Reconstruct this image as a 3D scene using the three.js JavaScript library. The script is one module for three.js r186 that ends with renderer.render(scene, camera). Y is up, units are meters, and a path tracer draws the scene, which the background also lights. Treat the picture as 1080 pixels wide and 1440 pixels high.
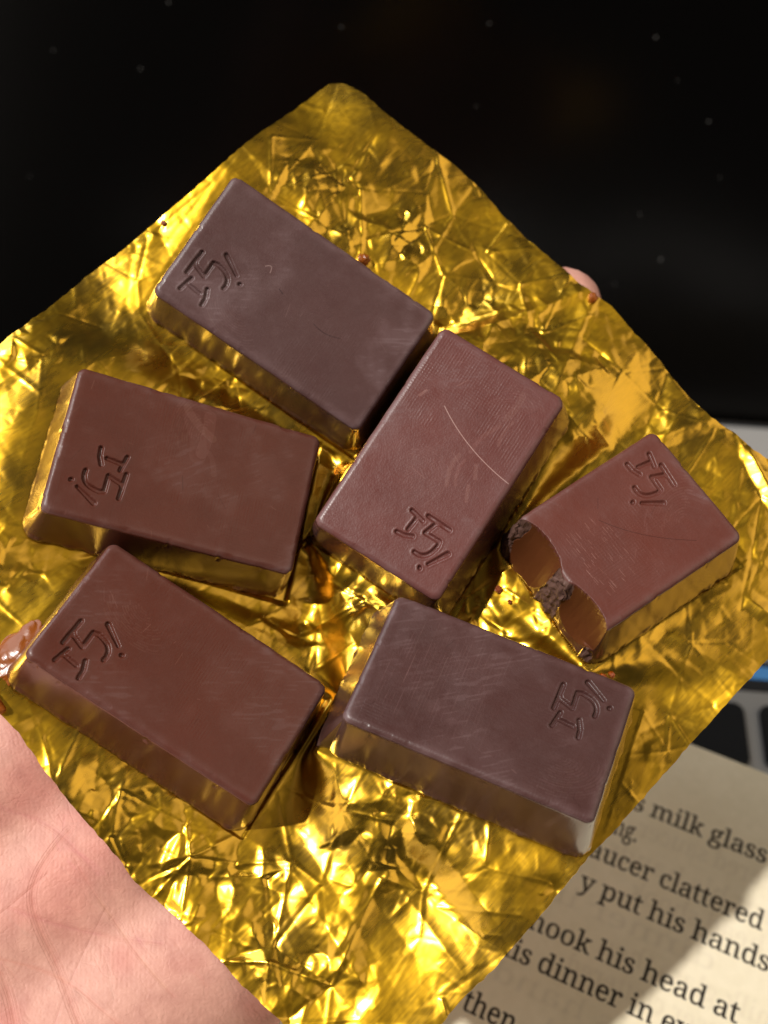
import * as THREE from 'three';
import { mergeGeometries } from 'three/addons/utils/BufferGeometryUtils.js';
import { RoundedBoxGeometry } from 'three/addons/geometries/RoundedBoxGeometry.js';

// ---------------------------------------------------------------- camera, light, exposure
const scene = new THREE.Scene();
const MM = 0.001;
const PITCH = 50 * Math.PI / 180, TILT = 18.5 * Math.PI / 180;
const camera = new THREE.PerspectiveCamera(2 * Math.atan(720 / 1544) * 180 / Math.PI, 0.75, 0.01, 20);
camera.position.set(0, 227 * MM, 0);
camera.rotation.set(-PITCH, 0, 0);
camera.focus = 0.138;
camera.userData.fStop = 20;
const renderer = new THREE.WebGLRenderer({ antialias: true });
renderer.setSize(768, 1024);
renderer.toneMapping = THREE.LinearToneMapping;
renderer.toneMappingExposure = 0.95;
renderer.shadowMap.enabled = true;
scene.background = new THREE.Color().setRGB(0.04, 0.04, 0.042);      // the dim room all round

// frame of the held foil: U right, V away, N out of the sheet (a held, tilted plane)
const E = PITCH + TILT;
const FU = new THREE.Vector3(1, 0, 0), FV = new THREE.Vector3(0, Math.cos(E), -Math.sin(E)), FN = new THREE.Vector3(0, Math.sin(E), Math.cos(E));
const FO = new THREE.Vector3(-5.15, 111.47, -95.67);
const foilMatrix = new THREE.Matrix4().makeBasis(FU, FV, FN);
const foilQuat = new THREE.Quaternion().setFromRotationMatrix(foilMatrix);
const toWorld = (u, v, h) => FO.clone().addScaledVector(FU, u).addScaledVector(FV, v).addScaledVector(FN, h).multiplyScalar(MM);
const dirWorld = (u, v, h) => new THREE.Vector3().addScaledVector(FU, u).addScaledVector(FV, v).addScaledVector(FN, h).normalize();

// sunlight through the window
const sunDir = dirWorld(-0.53, 0.16, 1);
const sun = new THREE.DirectionalLight(new THREE.Color(1, 0.96, 0.9), 3.4);
sun.position.copy(sunDir).multiplyScalar(2).add(toWorld(0, 0, 0));
sun.target.position.copy(toWorld(0, 0, 0));
sun.castShadow = true;
Object.assign(sun.shadow.camera, { left: -0.3, right: 0.3, top: 0.3, bottom: -0.3, near: 0.5, far: 4 });
sun.shadow.mapSize.set(4096, 4096);
sun.shadow.radius = 3.4;
scene.add(sun, sun.target);
// area lights: the window pane beside the sunbeam, then two added fills
function areaLight(dir, dist, w, h, power, tint) {
  const l = new THREE.RectAreaLight(new THREE.Color(...tint), power, w, h);
  l.position.copy(dir).multiplyScalar(dist).add(toWorld(0, 0, 0));
  l.lookAt(toWorld(0, 0, 0));
  scene.add(l);
}
areaLight(dirWorld(-0.9, 0.9, 0.9), 1.3, 0.8, 0.9, 4.6, [0.92, 0.97, 1]);
areaLight(dirWorld(1.0, 0.1, 0.75), 1.2, 1.6, 1.3, 1.05, [1, 0.87, 0.68]);      // added fill from the right, lifts the shaded page
areaLight(dirWorld(-1.0, -0.4, 0.42), 1.2, 0.9, 0.8, 1.5, [1, 0.92, 0.8]);  // added low fill, brightens the lower left chocolate sides

// ---------------------------------------------------------------- helpers
function rng(seed) { let a = seed >>> 0; return () => { a = (a + 0x6d2b79f5) | 0; let t = Math.imul(a ^ (a >>> 15), 1 | a); t = (t + Math.imul(t ^ (t >>> 7), 61 | t)) ^ t; return ((t ^ (t >>> 14)) >>> 0) / 4294967296; }; }
const clamp = (x, a, b) => Math.min(b, Math.max(a, x));
const sst = (a, b, x) => { const t = clamp((x - a) / (b - a), 0, 1); return t * t * (3 - 2 * t); };
const lerp = (a, b, t) => a + (b - a) * t;
function hash2(x, y, s) { let h = Math.imul(x, 374761393) + Math.imul(y, 668265263) + Math.imul(s, 2147483647 ^ 0x5bd1e995) | 0; h = Math.imul(h ^ (h >>> 13), 1274126177); h ^= h >>> 16; return (h >>> 0) / 4294967296; }
function vnoise(x, y, s = 0) { const xi = Math.floor(x), yi = Math.floor(y), fx = x - xi, fy = y - yi, u = fx * fx * (3 - 2 * fx), v = fy * fy * (3 - 2 * fy); return lerp(lerp(hash2(xi, yi, s), hash2(xi + 1, yi, s), u), lerp(hash2(xi, yi + 1, s), hash2(xi + 1, yi + 1, s), u), v); }
function fbm(x, y, s = 0, n = 4) { let a = 0.5, t = 0, w = 0; for (let k = 0; k < n; k++) { t += a * vnoise(x, y, s + k * 17); w += a; a *= 0.5; x = x * 2.03 + 5.1; y = y * 2.03 + 1.7; } return t / w; }
function tag(o, label, category, group, kind) { o.userData = { label, category }; if (group) o.userData.group = group; if (kind) o.userData.kind = kind; return o; }
function mesh(name, geo, mat, parent) { const m = new THREE.Mesh(geo, mat); m.name = name; m.castShadow = m.receiveShadow = true; (parent || scene).add(m); return m; }
function grid(pos, uv, idx, cols) { const g = new THREE.BufferGeometry(); g.setAttribute('position', new THREE.BufferAttribute(pos, 3)); if (uv) g.setAttribute('uv', new THREE.BufferAttribute(uv, 2)); if (cols) g.setAttribute('color', new THREE.BufferAttribute(cols, 3)); g.setIndex(new THREE.BufferAttribute(idx, 1)); g.computeVertexNormals(); return g; }
function dataTex(n, m, fn, srgb) {
  const d = new Uint8Array(n * m * 4);
  for (let y = 0; y < m; y++) for (let x = 0; x < n; x++) { const c = fn(x / n, y / m), o = (y * n + x) * 4; if (typeof c === 'number') d[o] = d[o + 1] = d[o + 2] = clamp(c, 0, 1) * 255; else for (let k = 0; k < 3; k++) d[o + k] = clamp(c[k], 0, 1) * 255; d[o + 3] = 255; }
  const t = new THREE.DataTexture(d, n, m); t.magFilter = THREE.LinearFilter; t.minFilter = THREE.LinearFilter; t.wrapS = t.wrapT = THREE.RepeatWrapping; if (srgb) t.colorSpace = THREE.SRGBColorSpace; t.needsUpdate = true; return t;
}

// ---------------------------------------------------------------- the six chocolates: where they lie in the foil frame (mm)
const H = 10.5, DR = 2.05;
const PIECES = [
  { p: [-6.71, 27.27, 10.63], r: [0.2791, 0.1261, -0.5692], A: 32.61, B: 19.04, la: [-14.19, -3.26], lb: [-7.69, -2.26] },
  { p: [-20.15, 3.04, 10.26], r: [0.1048, 0.3375, -0.1769], A: 32.0, B: 18.76, la: [-7.38, -4.06], lb: [-13.56, -4.88], shift: [0, 0] },
  { p: [12.42, 4.62, 9.97], r: [0.1625, -0.0478, -0.5804], A: 18.42, B: 30.61, la: [4.23, -6.91], lb: [5.24, -13.03] },
  { p: [36.29, -4.46, 10.16], r: [-0.0348, -0.0334, -0.984], A: 17.38, B: 21.4, la: [-2.98, 8.42], lb: [-2.54, 2.51], bitten: true },
  { p: [-19.36, -22.66, 10.11], r: [-0.0738, 0.3253, -0.5311], A: 31.99, B: 17.1, la: [-13.35, -3.42], lb: [-7.03, -2.5] },
  { p: [17.98, -26.58, 10.14], r: [-0.176, 0.0315, -0.4005], A: 31.01, B: 17.18, la: [7.27, 4.13], lb: [13.35, 5.08], fin: true },
];
for (const q of PIECES) {
  const w = new THREE.Vector3(q.r[0], q.r[1], 0), a = w.length();
  q.quat = new THREE.Quaternion().setFromAxisAngle(w.normalize(), a).multiply(new THREE.Quaternion().setFromAxisAngle(new THREE.Vector3(0, 0, 1), q.r[2]));
  q.n = new THREE.Vector3(0, 0, 1).applyQuaternion(q.quat);
  q.base = new THREE.Vector3(...q.p).addScaledVector(q.n, -H);
  q.inv = q.quat.clone().invert();
  q.a = q.A / 2 + DR + (q.fin ? 0.9 : 0); q.b = q.B / 2 + DR;
}

// ---------------------------------------------------------------- shape of the foil: lies under each piece, crumpled between them
const GN = 900, GR = 80, CELL = 2 * GR / (GN - 1);
const foilH = new Float32Array(GN * GN), foilD = new Float32Array(GN * GN);
const EDGE_PTS = [[-1.3, 68, 5], [70, -4, 0], [2.7, -72, -1], [-69, 2, 6], [55, -19, 0], [26, -48, 1.6], [-20, -51, -0.6], [-36, -33, 4.6], [-12, -59, -1.3], [8, -48, -2], [30, 40, 0], [52, 14, -0.3]];
(function baseShape() {
  const l = new THREE.Vector3(), c = new THREE.Vector3();
  for (let j = 0; j < GN; j++) for (let i = 0; i < GN; i++) {
    const u = -GR + i * CELL, v = -GR + j * CELL;
    let s = 0, w = 0, dm = 1e9;
    for (const q of PIECES) {
      l.set(u - q.base.x, v - q.base.y, 0).applyQuaternion(q.inv);
      const cx = clamp(l.x, -q.a, q.a), cy = clamp(l.y, -q.b, q.b), d = Math.hypot(l.x - cx, l.y - cy), e = 0.6 * Math.exp(-d / 15);
      c.set(cx + (l.x - cx) * e, cy + (l.y - cy) * e, 0).applyQuaternion(q.quat);
      const ww = 1 / (d + 0.3) ** 3; s += ww * (q.base.z + c.z); w += ww; dm = Math.min(dm, d);
    }
    for (const [x, y, z] of EDGE_PTS) { const d = Math.hypot(u - x, v - y), ww = 0.8 / (d + 2) ** 3; s += ww * z; w += ww; }
    foilH[j * GN + i] = s / w; foilD[j * GN + i] = dm;
  }
})();
function delaunay(P) {                                              // Bowyer-Watson
  const n = P.length, B = 1e4, pts = P.concat([[-B, -B], [B, -B], [0, B]]);
  const mk = (a, b, c) => { const [ax, ay] = pts[a], [bx, by] = pts[b], [cx, cy] = pts[c], d = 2 * (ax * (by - cy) + bx * (cy - ay) + cx * (ay - by)), a2 = ax * ax + ay * ay, b2 = bx * bx + by * by, c2 = cx * cx + cy * cy, x = (a2 * (by - cy) + b2 * (cy - ay) + c2 * (ay - by)) / d, y = (a2 * (cx - bx) + b2 * (ax - cx) + c2 * (bx - ax)) / d; return { v: [a, b, c], x, y, r: (ax - x) ** 2 + (ay - y) ** 2 }; };
  const order = [...Array(n).keys()].sort((a, b) => pts[a][0] - pts[b][0]);
  let open = [mk(n, n + 1, n + 2)]; const done = [];
  for (const k of order) {
    const [x, y] = pts[k], edges = new Map(), keep = [];
    for (const t of open) {
      const dx = x - t.x;
      if (dx > 0 && dx * dx > t.r) { done.push(t); continue; }
      if (dx * dx + (y - t.y) ** 2 < t.r) for (const [a, b] of [[0, 1], [1, 2], [2, 0]]) { const e = [t.v[a], t.v[b]].sort((p, q) => p - q), key = e[0] * 100000 + e[1]; edges.set(key, edges.has(key) ? null : e); }
      else keep.push(t);
    }
    open = keep;
    for (const e of edges.values()) if (e) open.push(mk(e[0], e[1], k));
  }
  return done.concat(open).filter((t) => t.v.every((a) => a < n)).map((t) => t.v);
}
function facets(seed, spacing, stretch, angle) {                   // piecewise flat, sharply creased height field, values about -1..1
  const R = rng(seed), P = [], Z = [], ca = Math.cos(angle), sa = Math.sin(angle), m = GR * 1.5;
  for (let y = -m; y < m; y += spacing) for (let x = -m; x < m; x += spacing * stretch) {
    const px = x + (R() - 0.5) * spacing * stretch * 1.1, py = y + (R() - 0.5) * spacing * 1.1;
    const u = px * ca - py * sa, v = px * sa + py * ca, z = R() * 2 - 1;
    if (Math.abs(u) < GR + 3 * spacing * stretch && Math.abs(v) < GR + 3 * spacing * stretch) { P.push([u, v]); Z.push(z); }
  }
  const out = new Float32Array(GN * GN), rdg = out.ridge = new Float32Array(GN * GN), rw = Math.max(0.22, spacing * 0.03);
  const sgn = (p, q) => { const h = hash2(Math.min(p, q), Math.max(p, q), seed); return h < 0.35 ? 0 : (h - 0.35) / 0.65 * 1.6 - 0.7; };
  for (const [a, b, c] of delaunay(P)) {
    const [ax, ay] = P[a], [bx, by] = P[b], [cx, cy] = P[c], d = (by - cy) * (ax - cx) + (cx - bx) * (ay - cy);
    if (Math.abs(d) < 1e-9) continue;
    const A2 = Math.abs(d), ha = A2 / Math.hypot(bx - cx, by - cy), hb = A2 / Math.hypot(ax - cx, ay - cy), hc = A2 / Math.hypot(ax - bx, ay - by), ea = sgn(b, c), eb = sgn(a, c), ec = sgn(a, b);
    const i0 = Math.max(0, Math.floor((Math.min(ax, bx, cx) + GR) / CELL)), i1 = Math.min(GN - 1, Math.ceil((Math.max(ax, bx, cx) + GR) / CELL));
    const j0 = Math.max(0, Math.floor((Math.min(ay, by, cy) + GR) / CELL)), j1 = Math.min(GN - 1, Math.ceil((Math.max(ay, by, cy) + GR) / CELL));
    for (let j = j0; j <= j1; j++) for (let i = i0; i <= i1; i++) {
      const x = -GR + i * CELL, y = -GR + j * CELL, p = ((by - cy) * (x - cx) + (cx - bx) * (y - cy)) / d, q = ((cy - ay) * (x - cx) + (ax - cx) * (y - cy)) / d;
      if (p >= -1e-6 && q >= -1e-6 && p + q <= 1 + 1e-6) {
        const r = 1 - p - q; out[j * GN + i] = p * Z[a] + q * Z[b] + r * Z[c];
        rdg[j * GN + i] = ea * Math.exp(-((p * ha / rw) ** 2)) + eb * Math.exp(-((q * hb / rw) ** 2)) + ec * Math.exp(-((r * hc / rw) ** 2));
      }
    }
  }
  return out;
}
// patches that are crumpled hard: [u, v, radius]
const HARD = [[-20, 17, 9], [-26, 13, 6], [17, 30, 8], [27, 24, 10], [-4, 50, 9], [5, 43, 7], [-23, -44, 9], [-14, -50, 9], [6, -42, 9], [-46, -6, 7], [5, -12, 6], [33, 13, 5], [19, -15, 7], [-30, 43, 5], [-4, -60, 8], [-1, -3, 8], [-3, 8, 7], [-8, -12, 6], [26, -10, 7], [-30, -40, 6], [-44, 24, 5]];
(function crumple() {
  const L1 = facets(11, 12, 1.5, 0.9), L2 = facets(23, 5, 1.7, 1.1), L3 = facets(37, 2.1, 1.5, 0.4), L4 = facets(51, 1.0, 1.4, 1.9);
  const R = rng(77), folds = [];
  for (let k = 0; k < 46; k++) { const a = R() < 0.6 ? 0.78 + (R() - 0.5) * 1.2 + (R() < 0.35 ? 1.57 : 0) : R() * 3.14; folds.push([(R() * 2 - 1) * 60, (R() * 2 - 1) * 60, Math.cos(a), Math.sin(a), 5 + R() * 16, 1.2 + R() * 3.2, (R() < 0.6 ? 1 : -1) * (0.12 + R() * 0.3)]); }
  folds.push([-2, -52, 0.55, -0.83, 14, 3, 0.5], [9, -50, 0.6, -0.8, 12, 3.4, 0.55], [-9, -56, 0.5, -0.86, 8, 2.5, 0.4], [15, -47, 0.62, -0.78, 10, 2.6, 0.4], [58, 5, 0.35, -0.94, 7, 1.6, 0.6], [58, -15, 0.75, -0.66, 7, 1.5, 0.5]);
  const add = new Float32Array(GN * GN);
  for (let j = 0; j < GN; j++) for (let i = 0; i < GN; i++) {
    const k = j * GN + i, u = -GR + i * CELL, v = -GR + j * CELL, d = foilD[k];
    let hard = 0; for (const [x, y, r] of HARD) hard = Math.max(hard, 1 - sst(0.45, 1.15, Math.hypot(u - x, v - y) / r + (vnoise(u * 0.3, v * 0.3, 5) - 0.5) * 0.7));
    const m2 = 0.25 + 0.75 * sst(0.42, 0.62, fbm(u * 0.06, v * 0.06, 3, 3)), near = sst(-0.5, 2.2, d);
    let z = near * 0.36 * L1[k] + (0.2 + 0.8 * near) * (0.22 * m2 + 0.26 * hard) * L2[k] + (0.045 + 0.26 * hard + 0.07 * m2 * m2) * L3[k] * (0.4 + 0.6 * near) + (0.022 + 0.11 * hard + 0.02 * m2) * L4[k];
    z += (0.4 + 0.6 * near) * (0.13 * L1.ridge[k] + (0.06 + 0.08 * m2 + 0.05 * hard) * L2.ridge[k] + (0.02 + 0.06 * hard) * L3.ridge[k]);
    for (const [x, y, c, s, len, wid, amp] of folds) {
      const a = Math.abs((u - x) * c + (v - y) * s), b = Math.abs(-(u - x) * s + (v - y) * c);
      if (a < len && b < wid) z += amp * near * (1 - b / wid) * Math.min(1, (len - a) / (0.5 * len));
    }
    add[k] = z;
  }
  // slight softening of the creases, then never higher than the undersides that press on it
  const l = new THREE.Vector3();
  for (let j = 1; j < GN - 1; j++) for (let i = 1; i < GN - 1; i++) {
    const k = j * GN + i; let z = foilH[k] + (add[k] * 4 + add[k - 1] + add[k + 1] + add[k - GN] + add[k + GN]) / 8;
    if (foilD[k] < 1.2) for (const q of PIECES) {
      l.set(-GR + i * CELL - q.base.x, -GR + j * CELL - q.base.y, z - q.base.z).applyQuaternion(q.inv);
      const dx = Math.max(0, Math.abs(l.x) - q.a), dy = Math.max(0, Math.abs(l.y) - q.b), lim = -0.08 + Math.hypot(dx, dy) * 1.2;
      if (Math.hypot(dx, dy) < 1.2 && l.z > lim) z -= (l.z - lim);
    }
    foilH[k] = z;
  }
})();
function foilHeight(u, v) {
  const x = clamp((u + GR) / CELL, 1, GN - 3), y = clamp((v + GR) / CELL, 1, GN - 3), i = Math.floor(x), j = Math.floor(y), fx = x - i, fy = y - j, k = j * GN + i;
  return lerp(lerp(foilH[k], foilH[k + 1], fx), lerp(foilH[k + GN], foilH[k + GN + 1], fx), fy);
}

// ---------------------------------------------------------------- gold foil
const OUT = {
  TR: [[-1.3,68],[1.4,66.6],[4.3,63.9],[7.3,61.5],[10,59.6],[12.7,57.6],[15.9,55.6],[19.2,52.8],[22.3,49.1],[26.4,44.2],[30,40.6],[32.5,38.2],[35.4,35.1],[38.4,32.7],[41.2,28.6],[45,23.8],[47.7,19.5],[51.3,15],[54.2,13.2],[56.7,10.2],[58.7,8.9],[61.7,5.8],[64.8,2.6],[67.6,-0.7],[70.3,-3.9]],
  RB: [[70.3,-3.9],[66.6,-7.8],[63,-11.4],[60.5,-14],[58,-16.6],[55.6,-19.1],[52.8,-21.8],[50.2,-24.4],[47.6,-27],[44.5,-30.1],[41.3,-33.2],[38.2,-36.4],[35.2,-39.4],[32.3,-42.2],[29.4,-44.9],[27,-47.5],[24.6,-50.1],[22.3,-52.6],[19.7,-55.3],[17.1,-57.9],[14.5,-60.4],[11.9,-63],[9.6,-65.3],[7.2,-67.6],[4.9,-69.9],[2.7,-72.1]],
  BL: [[2.7,-72.1],[0.3,-69.9],[-2,-67.6],[-4.3,-65.4],[-6.8,-63.1],[-9.2,-61],[-11.6,-59],[-13.6,-57.1],[-15.6,-55.1],[-17.6,-53.3],[-19.6,-51.5],[-23.3,-48.8],[-25.5,-47],[-27.7,-44],[-30.7,-40.7],[-33.2,-37.9],[-34.9,-35.8],[-36.7,-33.7],[-38.4,-31.6],[-40,-29.5],[-42.2,-27.4],[-44.4,-25],[-46.7,-22.5],[-49.1,-19.9],[-51.8,-17.2],[-54.4,-14.4],[-57.2,-11.3],[-60.2,-8],[-63.1,-4.7],[-66.1,-1.3],[-69.1,2]],
  LT: [[-69.1,2],[-66.5,4.8],[-63.9,7.6],[-61.2,10.5],[-58.3,13.2],[-55.5,15.5],[-52.7,17.7],[-49.9,20],[-47.1,22.3],[-44.7,25.2],[-42.4,28.4],[-40.1,31.8],[-37.5,34.8],[-34.3,37.3],[-31.1,39.9],[-28.2,42.8],[-25.7,45],[-23.1,47.4],[-20.6,49.7],[-16.6,53.9],[-14.1,56.3],[-11.7,59],[-7.2,64],[-5.1,66.3],[-3.3,67.9],[-1.3,68]],
};
function along(line) {
  const c = [0]; for (let i = 1; i < line.length; i++) c.push(c[i - 1] + Math.hypot(line[i][0] - line[i - 1][0], line[i][1] - line[i - 1][1]));
  return (t) => { const d = clamp(t, 0, 1) * c[c.length - 1]; let i = 1; while (i < c.length - 1 && c[i] < d) i++; const f = (d - c[i - 1]) / (c[i] - c[i - 1]); return [lerp(line[i - 1][0], line[i][0], f), lerp(line[i - 1][1], line[i][1], f)]; };
}
const goldBump = dataTex(2048, 2048, (x, y) => {
  // rolled aluminium: fine lines along the sheet, broken up
  const u = x * 100, v = y * 100, w = fbm(u * 0.25, v * 0.25, 90, 2);
  const l1 = vnoise(u * 3.8 + w * 2, v * 0.55, 7), l2 = vnoise(u * 7 + 31, v * 0.9, 9), l3 = vnoise(u * 1.7, v * 0.14, 12);
  const pit = vnoise(u * 2.3, v * 2.3, 21);
  return 0.34 * l1 + 0.26 * l2 + 0.1 * l3 + 0.3 * pit;
});
const goldRough = dataTex(1024, 1024, (x, y) => { const u = x * 100, v = y * 100; return 0.62 + 0.3 * (fbm(u * 0.16, v * 0.13, 44, 4) - 0.5) * 2 + 0.1 * (vnoise(u * 4, v * 0.9, 4) - 0.5); });
const goldTint = dataTex(1024, 1024, (x, y) => { const u = x * 100, v = y * 100, a = 0.9 + 0.14 * (fbm(u * 0.12, v * 0.12, 60, 4) - 0.5) + 0.06 * (vnoise(u * 5, v * 1.0, 61) - 0.5); return [a, a, a]; });
const foilMat = new THREE.MeshPhysicalMaterial({ name: 'gold foil', color: new THREE.Color().setRGB(0.88, 0.48, 0.012), map: goldTint, metalness: 1, roughness: 0.5, roughnessMap: goldRough, bumpMap: goldBump, bumpScale: 0.75e-5, clearcoat: 1, clearcoatRoughness: 0.24, side: THREE.DoubleSide });
(function foil() {
  const n = 640, e = { TR: along(OUT.TR), RB: along(OUT.RB), BL: along(OUT.BL), LT: along(OUT.LT) };
  // Coons patch: s from L towards T .. on the LT side, t across to the right
  const L = [-69.1, 2], T = [-1.3, 68], Rr = [70.3, -3.9], B = [2.7, -72.1];
  const pos = new Float32Array((n + 1) ** 2 * 3), uv = new Float32Array((n + 1) ** 2 * 2), idx = new Uint32Array(n * n * 6);
  const jag = (t, s) => (vnoise(t * 120, 3, s) - 0.5) * 0.16 + (vnoise(t * 22, 9, s) - 0.5) * 0.22;
  for (let j = 0; j <= n; j++) for (let i = 0; i <= n; i++) {
    const s = j / n, t = i / n;                                     // s: L->T and B->R ; t: L->B and T->R
    const p0 = e.LT(s), p1 = e.RB(1 - s), q0 = e.BL(1 - t), q1 = e.TR(t);
    const c = [0, 1].map((k) => (1 - t) * p0[k] + t * p1[k] + (1 - s) * q0[k] + s * q1[k] - ((1 - s) * (1 - t) * L[k] + (1 - s) * t * B[k] + s * (1 - t) * T[k] + s * t * Rr[k]));
    const f = (w) => Math.exp(-w * 40);
    const off = [0.7, 0.7], k = j * (n + 1) + i;
    const du = (jag(t, 1) * f(1 - s) - jag(t, 2) * f(s)), dv = (jag(s, 3) * f(t) - jag(s, 4) * f(1 - t));
    const u = c[0] + off[0] * du - off[1] * dv, v = c[1] + off[0] * du + off[1] * dv;
    let h = foilHeight(u, v);
    pos.set([u * MM, v * MM, h * MM], k * 3); uv.set([t, s], k * 2);
    if (i < n && j < n) idx.set([k, k + 1, k + n + 2, k, k + n + 2, k + n + 1], (j * n + i) * 6);
  }
  const m = mesh('gold_foil', grid(pos, uv, idx), foilMat);
  m.position.copy(toWorld(0, 0, 0)); m.quaternion.copy(foilQuat);
  tag(m, 'square sheet of crumpled shiny gold foil spread open on the palm under the chocolates', 'foil wrapper');
})();

// ---------------------------------------------------------------- chocolates
// stamped mark, as strokes in a frame where the bar is at 0 and the dot at 1 (complex plane)
const MARK = [
  { w: 0.30, p: [[0.048, 0.258], [-0.051, -0.256]] },
  { w: 0.29, p: [[0.02, 0.0], [0.032, -0.042], [0.299, -0.18], [0.348, 0.164], [0.45, 0.17], [0.536, 0.14], [0.62, 0.105], [0.691, 0.054], [0.735, 0.0], [0.761, -0.057], [0.77, -0.14], [0.752, -0.226]] },
  { w: 0.28, p: [[-0.029, -0.617], [0.086, -0.324]] },
  { w: 0.27, p: [[0.071, -0.459], [0.37, -0.535]] },
  { w: 0.29, p: [[0.467, -0.387], [0.515, -0.563], [0.506, -0.73]] },
  { w: 0.36, w1: 0.2, p: [[0.517, 0.423], [0.877, 0.129]] },
  { w: 0.26, p: [[1.0, -0.001], [1.02, 0.005]] },
];
function markField(q) {
  const A = q.la, D = [q.lb[0] - q.la[0], q.lb[1] - q.la[1]];
  const segs = [];
  for (const s of MARK) { const P = s.p.map(([x, y]) => [A[0] + D[0] * x - D[1] * y, A[1] + D[0] * y + D[1] * x]); for (let i = 1; i < P.length; i++) segs.push([P[i - 1], P[i], s.w, s.w1 ?? s.w]); }
  const cx = A[0] + D[0] * 0.45, cy = A[1] + D[1] * 0.45;
  return (x, y) => {
    if (Math.hypot(x - cx, y - cy) > 7.5) return 9;
    let m = 9;
    for (const [a, b, w0, w1] of segs) { const bx = b[0] - a[0], by = b[1] - a[1], t = clamp(((x - a[0]) * bx + (y - a[1]) * by) / (bx * bx + by * by), 0, 1); m = Math.min(m, Math.hypot(x - a[0] - bx * t, y - a[1] - by * t) - 0.84 * lerp(w0, w1, t)); }
    return m;
  };
}
// the bite of the fourth piece, along its far end (local mm): top rim and foot
const RIM = [[-11, -10.7], [-8.98, -10.6], [-7.94, -10.1], [-6.56, -9.6], [-4.77, -9.4], [-3.04, -9.55], [-1.69, -9.8], [-0.67, -10.3], [-0.1, -10.7], [0.7, -10.8], [1.57, -10.65], [2.3, -10.2], [3.98, -9.8], [5.69, -9.7], [7.52, -9.9], [8.6, -10.3], [9.3, -10.7], [11, -10.8]];
const FOOT = [[-12, -13.6], [-9.93, -13.6], [-8.16, -12.6], [-5.54, -12.75], [-2.85, -12.75], [-0.49, -13.9], [1.95, -13.5], [4.41, -13.3], [7.7, -13.2], [10.45, -12.4], [12, -12.4]];
const lut = (L, x) => { let i = 1; while (i < L.length - 1 && L[i][0] < x) i++; return lerp(L[i - 1][1], L[i][1], clamp((x - L[i - 1][0]) / (L[i][0] - L[i - 1][0]), 0, 1)); };

const chocBump = dataTex(1024, 1024, (x, y) => {
  const u = x * 40, v = y * 40, patch = sst(0.45, 0.62, fbm(u * 0.11, v * 0.11, 8, 3)), p2 = sst(0.5, 0.65, fbm(u * 0.13 + 9, v * 0.13, 18, 3));
  const lines = (0.5 + 0.5 * Math.sin(u * 2 * Math.PI / 0.4)) * vnoise(u * 2.5, v * 0.7, 5), cross = (0.5 + 0.5 * Math.sin(v * 2 * Math.PI / 0.4)) * vnoise(u * 0.7, v * 2.5, 15);
  return 0.4 + 0.24 * patch * lines + 0.2 * p2 * cross + 0.3 * (fbm(u * 1.1, v * 1.1, 2, 3) - 0.5) + 0.16 * (vnoise(u * 7, v * 7, 31) - 0.5);
});
const chocRough = dataTex(1024, 1024, (x, y) => { const u = x * 40, v = y * 40, s = fbm(u * 0.22, v * 0.22, 70, 4), f = vnoise(u * 1.2 + 3 * fbm(u * .3, v * .3, 3, 2), v * 4, 71); return 0.72 + 0.34 * (s - 0.5) + 0.1 * (f - 0.5); });
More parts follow.
